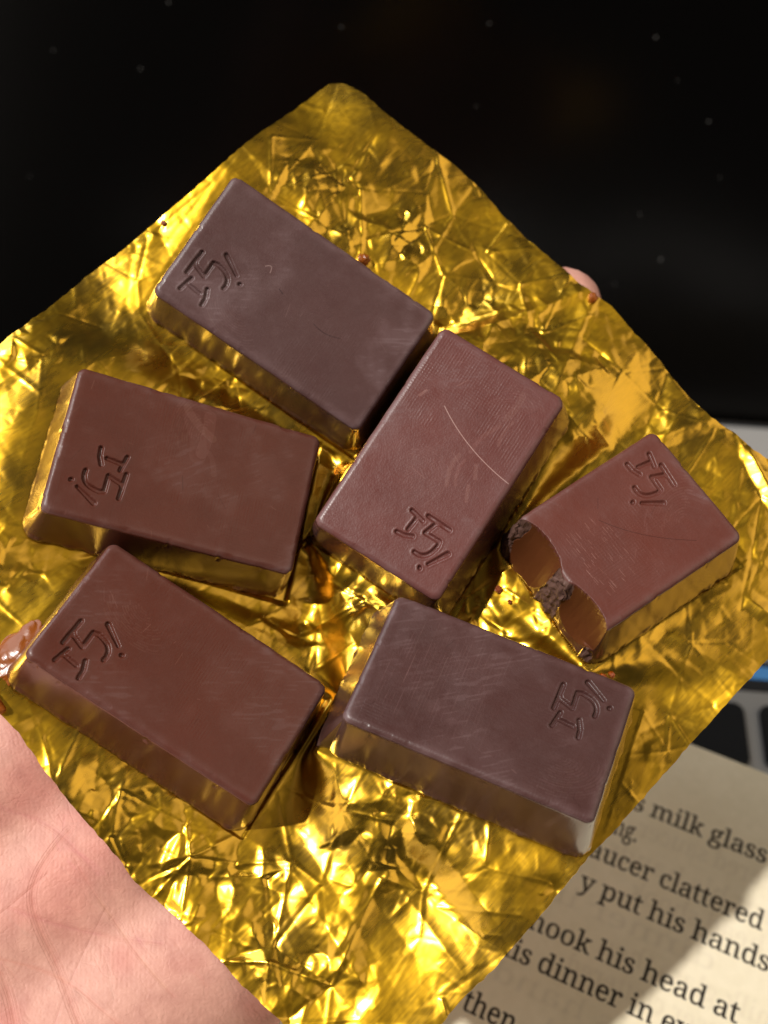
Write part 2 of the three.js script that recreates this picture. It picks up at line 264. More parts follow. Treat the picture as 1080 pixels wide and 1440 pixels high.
function chocMap(q, k) {                                            // thin grey bloom, rubbed rims with painted edge highlights, and scratches of each piece
  const n = 1024, c = document.createElement('canvas'); c.width = c.height = n;
  const g = c.getContext('2d'), im = g.createImageData(n, n), S = 40 / n, [bl, tone] = q.look;
  for (let y = 0; y < n; y++) for (let x = 0; x < n; x++) {
    const u = (x - n / 2) * S, v = (n / 2 - y) * S, o = (y * n + x) * 4;
    const ex = q.A / 2 - Math.abs(u), ey = q.B / 2 - Math.abs(v), rubGlint = (sst(1.3, 0.1, ex) + sst(1.3, 0.1, ey)) * (0.1 + 0.5 * vnoise(u * 0.8, v * 0.8, 210 + k));  // paler rims: rubbed edges, with edge highlights put into the colour
    const b1 = sst(0.45, 0.75, fbm(u * 0.16 + k * 7.3, v * 0.16, 100 + k, 5)), b2 = sst(0.55, 0.8, fbm(u * 0.6 + k * 3, v * 0.6, 130 + k, 4)), fine = vnoise(u * 5, v * 5, 160 + k) - 0.5;
    const bloom = clamp(bl[0] + bl[1] * b1 * 0.75 + bl[2] * b2 * 0.6 + 0.05 * fine + 0.5 * rubGlint + 0.16 * sst(0.62, 0.8, vnoise(u * 0.5 + v * 0.3, v * 3.2 - u * 2.1, 230 + k)) * b1, 0, 1), t = 1 + 0.1 * (fbm(u * 0.25, v * 0.25, 190 + k, 3) - 0.5);
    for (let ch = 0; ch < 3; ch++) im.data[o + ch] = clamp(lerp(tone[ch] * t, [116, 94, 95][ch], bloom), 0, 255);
    im.data[o + 3] = 255;
  }
  g.putImageData(im, 0, 0);
  const X = (u) => n / 2 + u / S, Y = (v) => n / 2 - v / S;
  for (const [pts, w, a, col] of q.marks || []) { g.strokeStyle = `rgba(${col || '205,180,172'},${a})`; g.lineWidth = w / S; g.lineCap = 'round'; g.beginPath(); g.moveTo(X(pts[0][0]), Y(pts[0][1])); if (pts.length === 3) g.quadraticCurveTo(X(pts[1][0]), Y(pts[1][1]), X(pts[2][0]), Y(pts[2][1])); else g.lineTo(X(pts[1][0]), Y(pts[1][1])); g.stroke(); }
  const R = rng(900 + k);
  for (const [cu, cv, r0, a0] of q.prints || []) for (let i = 0; i < 15; i++) {                // greasy fingerprint arcs
    const rr = r0 * 0.3 + i * 0.42, st0 = a0 + (R() - 0.5) * 0.5;
    for (let m = 0; m < 5; m++) { const b = st0 + m * 0.42 + R() * 0.1; g.strokeStyle = `rgba(170,148,146,${0.02 + R() * 0.065})`; g.lineWidth = (0.14 + R() * 0.08) / S; g.beginPath(); g.ellipse(X(cu), Y(cv), rr / S, rr * 0.7 / S, a0, b, b + 0.25 + R() * 0.15); g.stroke(); }
  }
  for (let i = 0; i < 26; i++) { const u = (R() - 0.5) * 34, v = (R() - 0.5) * 34, a = R() * 6.3, l = 0.3 + R() * 2; g.strokeStyle = R() < 0.6 ? `rgba(190,160,150,${0.05 + R() * 0.12})` : `rgba(30,8,6,${0.1 + R() * 0.15})`; g.lineWidth = (0.05 + R() * 0.08) / S; g.beginPath(); g.moveTo(X(u), Y(v)); g.lineTo(X(u + l * Math.cos(a)), Y(v + l * Math.sin(a))); g.stroke(); }
  const t = new THREE.CanvasTexture(c); t.colorSpace = THREE.SRGBColorSpace; return t;
}
const RED = [83, 38, 26], DARK = [62, 34, 30], PINK = [93, 46, 40];
PIECES[0].look = [[0.32, 0.4, 0.08], DARK]; PIECES[1].look = [[0.05, 0.26, 0.12], RED]; PIECES[2].look = [[0.12, 0.22, 0.1], PINK];
PIECES[3].look = [[0.1, 0.2, 0.1], [90, 43, 33]]; PIECES[4].look = [[0.04, 0.18, 0.1], RED]; PIECES[5].look = [[0.12, 0.2, 0.1], DARK];
PIECES[0].marks = [[[[3.5, -1], [5.5, -1.6], [7.5, -0.6]], 0.1, 0.5, '30,14,14'], [[[-3, 0.3], [-2.2, 0]], 0.12, 0.5, '30,14,14'], [[[-6.2, 1.8], [-5.4, 2.8], [-5.2, 1.4]], 0.12, 0.4]];
PIECES[0].prints = [[-6, -5, 2, 0.4]]; PIECES[1].prints = [[1, 5, 2, 1.4]]; PIECES[2].prints = [[-3, -5, 2, 2.2], [4, 8, 2, 5]]; PIECES[4].prints = [[-8, 4, 2, 0.3]]; PIECES[5].prints = [[10, -3, 2, 3]]; PIECES[3].prints = [[3, 6, 2, 1]];
PIECES[1].marks = [[[[-1, 7], [0.5, 5], [0.8, 2.5]], 2.2, 0.07, '170,140,134'], [[[1.2, 8], [1.6, 5.5], [1.2, 3]], 1.6, 0.09, '170,140,134'], [[[-2, 8.4], [-0.5, 6.5], [2.2, 5.2]], 1.0, 0.08, '180,150,144'], [[[2.2, 3.2], [3.0, 2.2], [3.4, 0.6]], 0.7, 0.07, '170,140,134']];
PIECES[5].marks = []; (() => { const R = rng(15); for (let i = 0; i < 34; i++) { const u = -13.2 + i * 0.42; for (let m = 0; m < 4; m++) { const v = -7 + R() * 12, l = 1 + R() * 3.5; PIECES[5].marks.push([[[u, v], [u + 0.05, v + l]], 0.12, 0.02 + R() * 0.055 * (1 - i / 40), '170,140,138']); } } })();
PIECES[2].marks = [[[[-3.5, 6.5], [2.0, 3.0], [9.0, 2.2]], 0.1, 0.6], [[[2.6, 3.2], [2.6, 6], [4.0, 8]], 0.6, 0.07], [[[5.2, 5.8], [4.6, 7.6], [5.2, 9.4]], 0.4, 0.08], [[[4.2, 9.4], [4.8, 11.4], [4.4, 13]], 0.9, 0.06], [[[2.4, -2.2], [1.2, -0.2], [1.6, 2]], 0.55, 0.08], [[[3.3, -1.6], [2.2, 0.2], [2.6, 1.8]], 0.45, 0.07], [[[-7, 6], [-6.6, 7]], 0.35, 0.2], [[[5, 0.5], [4.2, 2]], 0.5, 0.1], [[[5.6, -2.6], [4.8, -0.8]], 0.5, 0.1]];
PIECES[3].marks = [[[[-3, -2.6], [2, 0.2], [6, 5.8]], 0.1, 0.35, '40,14,10']];
(() => { const R = rng(5); for (let i = 0; i < 60; i++) { const u = -4 + R() * 9, v = -8 + R() * 6, l = 0.3 + R() * 0.9; PIECES[3].marks.push([[[u, v], [u + l, v + 0.05]], 0.06, 0.1 + R() * 0.2]); } })();

const LABELS = [
  ['greyish plum chocolate piece at the top, nearest the upper corner of the gold foil', 1], ['reddish brown whole chocolate piece at the left edge, below the greyish plum one', 1],
  ['pinkish brown chocolate piece in the middle of the foil with a pale curved scratch', 1], ['short chocolate piece on the right with two scalloped bites taken out of one end', 1],
  ['reddish brown chocolate piece at lower left, closest to the palm of the hand', 1], ['dark brown chocolate piece at lower right, above the printed book page', 1],
];
function chocolate(q, k) {
  const st = 0.1, rf = 0.85, ins = 0.45, A0 = q.A / 2 - ins, B0 = q.B / 2 - ins;
  const nx = Math.round(2 * A0 / st), ny = Math.round(2 * B0 / st), prof = [];
  const draft = Math.atan2(DR - 0.2, H), aMax = Math.PI / 2 - draft;
  for (let i = 1; i <= 7; i++) { const a = aMax * i / 7; prof.push([rf * Math.sin(a), H - rf * (1 - Math.cos(a))]); }
  const f = prof[6], oB = ins + DR;
  for (let i = 1; i <= 26; i++) { const t = i / 26; prof.push([lerp(f[0], oB, t), lerp(f[1], 0.02, t)]); }
  prof.push([oB - 0.35, -0.01]);
  const K = prof.length, W = nx + 2 * K + 1, Hh = ny + 2 * K + 1;
  const pos = new Float32Array(W * Hh * 3), uv = new Float32Array(W * Hh * 2), cut = new Uint8Array(W * Hh), ringOf = new Uint8Array(W * Hh);
  const mk = markField(q), sd = k * 31;
  for (let j = 0; j < Hh; j++) for (let i = 0; i < W; i++) {
    const rx = Math.max(0, K - i, i - nx - K), ry = Math.max(0, K - j, j - ny - K), r = Math.max(rx, ry);
    const [o, z0] = r ? prof[r - 1] : [0, H];
    const sx = i < K ? -1 : 1, sy = j < K ? -1 : 1, bulge = r ? (r > 3 ? 0.1 : 0.06) * (fbm(i * 0.05, j * 0.05, sd, 2) - 0.5) - (r < 10 ? 0.1 * sst(0.72, 0.9, vnoise(i * 0.09, j * 0.09, sd + 4)) : 0) : 0;
    let x = rx ? sx * (A0 + (o + bulge + (q.fin && sx < 0 ? 1.5 * Math.max(0, o - 0.9) / 1.6 : 0)) * rx / r) : -A0 + (i - K) * 2 * A0 / nx, y = ry ? sy * (B0 + (o + bulge) * ry / r) : -B0 + (j - K) * 2 * B0 / ny;
    const Ak = A0 + o, Bk = B0 + o, rho = r ? 1 : Math.max(Math.abs(x) / A0, Math.abs(y) / B0), rc = (0.55 + o * 0.7) * rho;
    const ax = Ak * rho - rc, ay = Bk * rho - rc;
    if (Math.abs(x) > ax && Math.abs(y) > ay && rc > 1e-6) { const dx = Math.abs(x) - ax, dy = Math.abs(y) - ay, m = Math.max(dx, dy), L = Math.hypot(dx, dy); const s = m / L; x = Math.sign(x) * (ax + dx * s); y = Math.sign(y) * (ay + dy * s); }
    let z = z0 + (r < 8 ? 0.07 * (fbm(x * 0.13 + k * 5, y * 0.13, 40 + k, 3) - 0.5) - 0.06 * (1 - Math.min(1, ((x / A0) ** 2 + (y / B0) ** 2))) : 0);
    if (r >= K - 3 && r < K) { const jag = (fbm(x * 0.7, y * 0.7, 300 + k, 3) - 0.45) * 0.5; x += Math.sign(x) * (rx >= ry ? jag : 0); y += Math.sign(y) * (ry >= rx ? jag : 0); }
    if (r < 5) { const d = mk(x, y); z -= 0.33 * sst(0.07, -0.05, d) * (0.85 + 0.3 * vnoise(x, y, 9)); z += 0.035 * sst(0.45, 0.15, d) * sst(0.05, 0.2, d); }
    if (q.bitten && y < -8) {
      const rough = Math.max(Math.exp(-(((x + 10.2) / 2.6) ** 2)) , Math.exp(-(((x - 0.6) / 1.7) ** 2)), Math.exp(-(((x - 10.0) / 1.7) ** 2)) * sst(0.35, 0.6, (-11 - y) / 2));
      const rim = lut(RIM, x) + 0.05 * (vnoise(x * 1.1, 1, 8) - 0.5), foot = lut(FOOT, x) - 0.1, t = (rim - y) / Math.max(0.5, rim - foot);
      if (t > 0) {
        const lump = fbm(x * 0.9, y * 0.9 + z * 0.4, 55, 5) - 0.5, isRough = rough > 0.4 + 0.35 * (vnoise(x * 1.2, y * 1.2, 66) - 0.5);
        const bite = H * (1 - Math.pow(clamp(t, 0, 1), lerp(0.62, 1.5, rough))) - (isRough ? 0.5 * sst(0, 0.1, t) - lump * 3.0 * sst(0, 0.15, t) * (1 - sst(0.85, 1, t)) : 0) + 0.5 * (fbm(x * 0.5, y * 0.5, 57, 4) - 0.5);
        if (bite < z + 0.02) z = Math.max(0.02, bite);
        if (isRough) { cut[j * W + i] = 2; const l2 = fbm(x * 1.7 + 9, z * 1.7, 58, 4) - 0.5; y -= 1.1 * l2 * sst(0, 0.1, t); x += 0.5 * (fbm(z * 1.5, y * 1.5, 59, 3) - 0.5); }
        else if (bite < z + 0.03) cut[j * W + i] = 1;
        if (t > 1 && !isRough) y = Math.max(y, foot);
      }
    }
    const n = j * W + i; ringOf[n] = r;
    pos.set([x * MM, y * MM, z * MM], n * 3); uv.set([x / 40 + 0.5, y / 40 + 0.5], n * 2);
  }
  const top = [], side = [], smooth = [], rough = [];
  for (let j = 0; j < Hh - 1; j++) for (let i = 0; i < W - 1; i++) {
    const a = j * W + i, c = [a, a + 1, a + W + 1, a + W], r = Math.min(...c.map((m) => ringOf[m])), ct = c.map((m) => cut[m]);
    const nc = ct.filter((m) => m).length, dst = nc >= 3 ? (ct.filter((m) => m === 2).length >= 2 ? rough : smooth) : r >= 5 ? side : top;
    // split along the diagonal that follows the rounded corner
    const flip = (i < W / 2) === (j < Hh / 2);
    if (flip) dst.push(c[0], c[1], c[2], c[0], c[2], c[3]); else dst.push(c[0], c[1], c[3], c[1], c[2], c[3]);
  }
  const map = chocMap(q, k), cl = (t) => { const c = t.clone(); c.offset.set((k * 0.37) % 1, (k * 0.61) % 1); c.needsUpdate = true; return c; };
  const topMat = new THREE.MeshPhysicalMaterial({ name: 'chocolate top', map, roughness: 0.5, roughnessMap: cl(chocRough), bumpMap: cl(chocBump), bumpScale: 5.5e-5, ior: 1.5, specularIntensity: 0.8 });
  const sideMat = new THREE.MeshPhysicalMaterial({ name: 'chocolate side', map, color: new THREE.Color().setRGB(0.8, 0.7, 0.58), roughness: 0.32, roughnessMap: cl(chocRough), bumpMap: cl(chocBump), bumpScale: 1.2e-5, ior: 1.66, clearcoat: 0.4, clearcoatRoughness: 0.2 });  // tint darkens the map: the shade of the sides painted in
  const all = new Uint32Array([...top, ...side, ...smooth, ...rough]), whole = grid(pos, uv, all);
  const nrm = whole.getAttribute('normal');
  const sub = (list) => { const map2 = new Map(), P = [], N = [], U = [], I = []; for (const v of list) { if (!map2.has(v)) { map2.set(v, P.length / 3); P.push(pos[v * 3], pos[v * 3 + 1], pos[v * 3 + 2]); N.push(nrm.getX(v), nrm.getY(v), nrm.getZ(v)); U.push(uv[v * 2], uv[v * 2 + 1]); } I.push(map2.get(v)); } const g = new THREE.BufferGeometry(); g.setAttribute('position', new THREE.Float32BufferAttribute(P, 3)); g.setAttribute('normal', new THREE.Float32BufferAttribute(N, 3)); g.setAttribute('uv', new THREE.Float32BufferAttribute(U, 2)); g.setIndex(I); return g; };
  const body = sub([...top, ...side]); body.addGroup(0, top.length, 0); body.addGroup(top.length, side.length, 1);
  let o;
  if (q.bitten) {
    o = new THREE.Group(); scene.add(o); o.name = 'chocolate_piece';
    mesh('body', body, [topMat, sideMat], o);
    const sm = new THREE.MeshPhysicalMaterial({ name: 'bitten chocolate', color: new THREE.Color().setRGB(0.105, 0.03, 0.009), roughness: 0.5, specularIntensity: 0.35 });
    const rm = new THREE.MeshStandardMaterial({ name: 'crumbled chocolate', color: new THREE.Color().setRGB(0.115, 0.055, 0.04), roughness: 0.65 });
    const gs = sub(smooth); gs.computeVertexNormals(); const gr = sub(rough); gr.computeVertexNormals();
    mesh('bite_mark', gs, sm, o).userData.label = 'smooth brown scalloped bite hollows';
    mesh('broken_edge', gr, rm, o).userData.label = 'crumbly grey brown broken ridges';
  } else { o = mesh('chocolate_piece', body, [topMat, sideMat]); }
  if (k) o.name += '_' + String(k).padStart(3, '0');
  o.position.copy(toWorld(q.base.x, q.base.y, q.base.z)); o.quaternion.copy(foilQuat).multiply(q.quat);
  tag(o, LABELS[k][0], 'chocolate', 'chocolate pieces lying on the gold foil');
}
PIECES.forEach(chocolate);

// ---------------------------------------------------------------- the hand under the foil
function surfaceNets(f, lo, hi, cell) {
  const n = [0, 1, 2].map((k) => Math.ceil((hi[k] - lo[k]) / cell) + 1), F = new Float32Array(n[0] * n[1] * n[2]), at = (i, j, k) => (k * n[1] + j) * n[0] + i;
  for (let k = 0; k < n[2]; k++) for (let j = 0; j < n[1]; j++) for (let i = 0; i < n[0]; i++) F[at(i, j, k)] = f(lo[0] + i * cell, lo[1] + j * cell, lo[2] + k * cell);
  const id = new Int32Array(F.length).fill(-1), P = [], I = [];
  for (let k = 0; k < n[2] - 1; k++) for (let j = 0; j < n[1] - 1; j++) for (let i = 0; i < n[0] - 1; i++) {
    let c = 0, sx = 0, sy = 0, sz = 0, neg = 0; const V = [];
    for (let m = 0; m < 8; m++) { const v = F[at(i + (m & 1), j + (m >> 1 & 1), k + (m >> 2))]; V.push(v); if (v < 0) neg++; }
    if (!neg || neg === 8) continue;
    for (const [a, b] of [[0, 1], [2, 3], [4, 5], [6, 7], [0, 2], [1, 3], [4, 6], [5, 7], [0, 4], [1, 5], [2, 6], [3, 7]]) if ((V[a] < 0) !== (V[b] < 0)) { const t = V[a] / (V[a] - V[b]); sx += lerp(a & 1, b & 1, t); sy += lerp(a >> 1 & 1, b >> 1 & 1, t); sz += lerp(a >> 2, b >> 2, t); c++; }
    id[at(i, j, k)] = P.length / 3; P.push(lo[0] + (i + sx / c) * cell, lo[1] + (j + sy / c) * cell, lo[2] + (k + sz / c) * cell);
  }
  for (let k = 1; k < n[2] - 1; k++) for (let j = 1; j < n[1] - 1; j++) for (let i = 1; i < n[0] - 1; i++) {
    const a = F[at(i, j, k)];
    const quad = (p, q, r, s, fl) => { if (fl) I.push(p, q, r, p, r, s); else I.push(p, r, q, p, s, r); };
    if ((a < 0) !== (F[at(i + 1, j, k)] < 0)) quad(id[at(i, j - 1, k - 1)], id[at(i, j, k - 1)], id[at(i, j, k)], id[at(i, j - 1, k)], a < 0);
    if ((a < 0) !== (F[at(i, j + 1, k)] < 0)) quad(id[at(i - 1, j, k - 1)], id[at(i - 1, j, k)], id[at(i, j, k)], id[at(i, j, k - 1)], a < 0);
    if ((a < 0) !== (F[at(i, j, k + 1)] < 0)) quad(id[at(i - 1, j - 1, k)], id[at(i, j - 1, k)], id[at(i, j, k)], id[at(i - 1, j, k)], a < 0);
  }
  return [P, I];
}
(function hand() {
  const D = [0.743, 0.669], Q = [-0.669, 0.743], M = [-30, -20];
  const pt = (d, q, h, r) => [M[0] + D[0] * d + Q[0] * q, M[1] + D[1] * d + Q[1] * q, h, r];
  const bones = [];
  const chain = (...p) => { for (let i = 1; i < p.length; i++) bones.push([p[i - 1], p[i]]); };
  const F = (q, dTip, s, rr, tip) => chain(pt(0 - Math.abs(q) * 0.08, q, -14, 9.5 * rr), pt(28 * s, q * 1.05, -19, 8.2 * rr), pt(56 * s, q * 1.08, -18, 7.4 * rr), tip || pt(dTip, q * 1.08, -12, 6.6 * rr));
  F(20, 74, 0.93, 1); F(0, 82, 1, 1, [32.3, 36.2, -6.9, 6.2]); F(-19, 75, 0.94, 0.96); F(-37, 56, 0.76, 0.86);
  // palm: a slab of metacarpals with the two pads at the heel
  chain(pt(2, 19, -7, 12), pt(-45, 17, -5, 13), pt(-88, 14, -8, 15)); chain(pt(2, 1, -9.5, 12.5), pt(-45, 1, -8, 12), pt(-90, 4, -10, 15));
  chain(pt(0, -17, -12.5, 12.5), pt(-45, -14, -10, 12.5), pt(-90, -8, -11, 15)); chain(pt(-4, -35, -15, 12.5), pt(-45, -32, -12, 15), pt(-88, -20, -12, 15));
  chain(pt(-80, 16, -8, 15), pt(-48, 30, -2, 14), pt(-16, 52, 2, 10), pt(14, 60, 6, 8.5));   // thumb, out to the side
  chain(pt(-92, 2, -10, 20), pt(-150, 0, -22, 24));                                            // wrist
  const sdf = (x, y, z) => {
    let s = 0;
    for (const [a, b] of bones) {
      const dx = b[0] - a[0], dy = b[1] - a[1], dz = b[2] - a[2], t = clamp(((x - a[0]) * dx + (y - a[1]) * dy + (z - a[2]) * dz) / (dx * dx + dy * dy + dz * dz), 0, 1);
      const d = Math.hypot(x - a[0] - dx * t, y - a[1] - dy * t, z - a[2] - dz * t) - lerp(a[3], b[3], t);
      if (d < 40) s += Math.exp(-d / 1.9);
    }
    return s > 0 ? -1.9 * Math.log(s) : 60;
  };
  const [P, I] = surfaceNets(sdf, [-150, -135, -52], [48, 66, 26], 1.8);
  // project onto the surface, then keep it under the sheet that rests on it
  const uv = new Float32Array(P.length / 3 * 2), pos = new Float32Array(P.length);
  for (let k = 0; k < P.length; k += 3) {
    let [x, y, z] = [P[k], P[k + 1], P[k + 2]];
    for (let it = 0; it < 2; it++) { const d = sdf(x, y, z), e = 0.05, gx = (sdf(x + e, y, z) - d) / e, gy = (sdf(x, y + e, z) - d) / e, gz = (sdf(x, y, z + e) - d) / e, g = gx * gx + gy * gy + gz * gz; if (g > 0.05) { x -= d * gx / g; y -= d * gy / g; z -= d * gz / g; } }
    const a = (x + y) / Math.SQRT2, b = (x - y) / Math.SQRT2;      // sides of the square sheet run at 45 degrees
    const inside = Math.min(a + 48.2, 48 - a, 53 - b, b + 50.5);
    if (Math.abs(x) < 78 && Math.abs(y) < 78) { const top = foilHeight(x, y) - 0.5 + Math.max(0, -inside) * 0.55; if (z > top && z > -14) z = top; }
    pos.set([x * MM, y * MM, z * MM], k); uv.set([(x + 60) / 100, (y + 80) / 100], k / 3 * 2);
  }
  const n = 2048, c = document.createElement('canvas'); c.width = c.height = n;
  const bc = document.createElement('canvas'); bc.width = bc.height = n;
  const g = c.getContext('2d'), gb = bc.getContext('2d'), im = g.createImageData(n, n), ib = gb.createImageData(n, n);
  for (let y = 0; y < n; y++) for (let x = 0; x < n; x++) {
    const u = x / n * 100, v = (1 - y / n) * 100, o = (y * n + x) * 4;
    const m = fbm(u * 0.07, v * 0.07, 400, 4), m2 = fbm(u * 0.5, v * 0.5, 420, 4), m3 = fbm(u * 3, v * 3, 440, 2);
    const red = sst(0.4, 0.7, m);
    im.data[o] = 202 + 16 * (m2 - 0.5) * 2 + 5 * (m3 - 0.5); im.data[o + 1] = lerp(147, 134, red) + 16 * (m2 - 0.5) * 2 + 6 * (m3 - 0.5); im.data[o + 2] = lerp(131, 120, red) + 14 * (m2 - 0.5) * 2 + 6 * (m3 - 0.5); im.data[o + 3] = 255;
    const w = fbm(u * 0.025, v * 0.025, 460, 2), ph = (u * 0.97 + v * 0.14 + 14 * w) / 0.56, ridge = 0.5 + 0.5 * Math.sin(ph * 2 * Math.PI + 2.0 * (vnoise(u * 1.1, v * 0.6, 470) - 0.5));
    const hgt = 0.62 + 0.013 * (ridge - 0.5) * vnoise(u * 0.2, v * 0.2, 479) * 2 - 0.035 * (1 - sst(0, 0.16, Math.abs(vnoise(u * 0.7 + v * 0.5 + 3 * m, v * 0.8 - u * 0.4 + 4 * m2, 476) - 0.5))) + 0.22 * (fbm(u * 0.35, v * 0.35, 480, 4) - 0.5) + 0.05 * (vnoise(u * 4, v * 4, 481) - 0.5);
    ib.data[o] = ib.data[o + 1] = ib.data[o + 2] = clamp(hgt, 0, 1) * 255; ib.data[o + 3] = 255;
  }
  g.putImageData(im, 0, 0); gb.putImageData(ib, 0, 0);
  const X = (u) => (u + 60) / 100 * n, Y = (v) => n - (v + 80) / 100 * n;
  const crease = (pts, w, a) => {
    for (const [ctx, col] of [[gb, '30,30,30'], [g, '176,92,76']]) for (let s = 0; s < 3; s++) {
      ctx.strokeStyle = `rgba(${col},${a * (ctx === g ? 0.075 : 0.18)})`; ctx.lineWidth = w * [4.5, 2.2, 0.8][s] * n / 100; ctx.lineCap = 'round'; ctx.lineJoin = 'round';
      ctx.beginPath(); ctx.moveTo(X(pts[0][0]), Y(pts[0][1])); for (let i = 1; i < pts.length - 1; i++) ctx.quadraticCurveTo(X(pts[i][0]), Y(pts[i][1]), X((pts[i][0] + pts[i + 1][0]) / 2), Y((pts[i][1] + pts[i + 1][1]) / 2)); const e = pts[pts.length - 1]; ctx.lineTo(X(e[0]), Y(e[1])); ctx.stroke();
    }
  };
  for (const q of [
    [[[-52, -42], [-46, -48], [-41, -56], [-36, -68]], 0.32, 0.85], [[[-34, -41], [-38, -46], [-37, -52], [-30, -64]], 0.3, 0.8], [[[-50, -33], [-44, -38], [-36, -40], [-30, -46]], 0.16, 0.5],
    [[[-53, -50], [-48, -56], [-46, -66]], 0.24, 0.6], [[[-40, -50], [-32, -53], [-22, -54]], 0.16, 0.5], [[[-44, -55], [-34, -57], [-26, -63]], 0.14, 0.45], [[[-47, -44], [-43, -51], [-44, -58]], 0.14, 0.4], [[[-36, -46], [-42, -52], [-48, -54]], 0.14, 0.4],
    [[[-33, -44], [-29, -51], [-20, -60]], 0.14, 0.4], [[[-50, -61], [-40, -63], [-28, -70]], 0.15, 0.45], [[[-29, -50], [-33, -58], [-34, -68]], 0.12, 0.35],
  ]) crease(...q);
  const R = rng(61);
  for (let i = 0; i < 60; i++) { const u = -58 + R() * 50, v = -75 + R() * 55, a = R() < 0.5 ? -0.9 + R() * 0.6 : R() * 3.1, l = 1.5 + R() * 5; crease([[u, v], [u + l * 0.5 * Math.cos(a + 0.2), v + l * 0.5 * Math.sin(a + 0.2)], [u + l * Math.cos(a), v + l * Math.sin(a)]], 0.06 + R() * 0.08, 0.06 + R() * 0.14); }
  const map = new THREE.CanvasTexture(c), bump = new THREE.CanvasTexture(bc); map.colorSpace = THREE.SRGBColorSpace; for (const t of [map, bump]) t.wrapS = t.wrapT = THREE.RepeatWrapping;
  const skin = new THREE.MeshPhysicalMaterial({ name: 'skin', map, bumpMap: bump, bumpScale: 4.5e-4, roughness: 0.55, ior: 1.4, sheen: 0.15, sheenColor: new THREE.Color(1, 0.6, 0.5), sheenRoughness: 0.5 });
  const m = mesh('hand', grid(pos, uv, new Uint32Array(I)), skin);
  m.position.copy(toWorld(0, 0, 0)); m.quaternion.copy(foilQuat);
  tag(m, 'open hand, palm up with deep creases, holding the gold foil from underneath', 'hand');
})();

// ---------------------------------------------------------------- caramel that leaked out of the pieces, crumbs
function blob(name, u, v, h, sx, sy, sz, seed, mat, label, cat, turn = 0) {
  const g = new THREE.IcosahedronGeometry(1, 12), p = g.getAttribute('position');
  for (let i = 0; i < p.count; i++) { const x = p.getX(i), y = p.getY(i), z = p.getZ(i), s = 1 + 0.55 * (fbm(x * 1.9 + seed, y * 1.3 + z, seed, 3) - 0.5); p.setXYZ(i, x * s * sx * MM, y * s * sy * MM, (z < 0 ? z * 0.25 : z) * s * sz * MM); }
  g.computeVertexNormals();
  const m = mesh(name, g, mat); m.position.copy(toWorld(u, v, h)); m.quaternion.copy(foilQuat).multiply(new THREE.Quaternion().setFromAxisAngle(new THREE.Vector3(0, 0, 1), turn));
  if (label) tag(m, label, cat); return m;
}
const caramel = new THREE.MeshPhysicalMaterial({ name: 'caramel', color: new THREE.Color().setRGB(0.24, 0.06, 0.006), roughness: 0.22, ior: 1.4 });
const onFoil = (u, v, d = 0) => foilHeight(u, v) + d;
blob('caramel_drip', -40.7, -19.6, onFoil(-42.4, -19.4, 0.0), 4.8, 2.5, 0.7, 3, caramel, 'amber caramel oozing from the left end of the lower left chocolate piece', 'caramel', 1.06);
blob('caramel_drip_001', -43.6, -25.6, onFoil(-43.6, -25.6, 0.3), 2.6, 1.0, 0.9, 9, caramel, 'thin bubbly caramel seam between the lower left chocolate piece and the palm', 'caramel', -0.6);
blob('caramel_drop', 35.6, 33.9, onFoil(35.6, 33.9, 0.2), 0.8, 0.8, 0.8, 5, caramel, 'tiny orange caramel drop on the upper right edge of the foil by the fingertip', 'caramel');
blob('caramel_drop_001', 2.1, 39.0, onFoil(2.1, 39.0, 0.5), 1.0, 0.9, 1.1, 7, caramel, 'small brown caramel drop beside the long side of the greyish plum chocolate', 'caramel');
const crumbMat = new THREE.MeshStandardMaterial({ name: 'chocolate crumb', color: new THREE.Color().setRGB(0.3, 0.07, 0.02), roughness: 0.5 });
[[20.6, -9.6, 0.5, 'reddish brown crumb on the foil at the bitten corner of the short piece'], [22.0, -11.4, 0.3, 'smaller crumb on the foil just below the reddish crumb by the bite'], [33.8, -21.6, 0.45, 'left crumb of two between the bitten piece and the dark lower right piece'], [35.0, -21.3, 0.35, 'right crumb of two between the bitten piece and the dark lower right piece'], [-26.6, 43.0, 0.4, 'tiny dark crumb on the upper left edge of the foil']].forEach(([u, v, s, label], n) => {
  const g = new THREE.IcosahedronGeometry(s * MM, 2), p = g.getAttribute('position');
  for (let i = 0; i < p.count; i++) { const f = 0.7 + 0.6 * hash2(Math.round(p.getX(i) * 2e5), Math.round(p.getY(i) * 2e5), Math.round(p.getZ(i) * 2e5)); p.setXYZ(i, p.getX(i) * f, p.getY(i) * f, p.getZ(i) * f); }
  g.computeVertexNormals();
  const m = mesh('chocolate_crumb' + (n ? '_' + String(n).padStart(3, '0') : ''), g, crumbMat); m.position.copy(toWorld(u, v, onFoil(u, v, 0.25))); m.quaternion.copy(foilQuat);
  tag(m, label, 'crumb', 'crumbs lying on the foil');
});

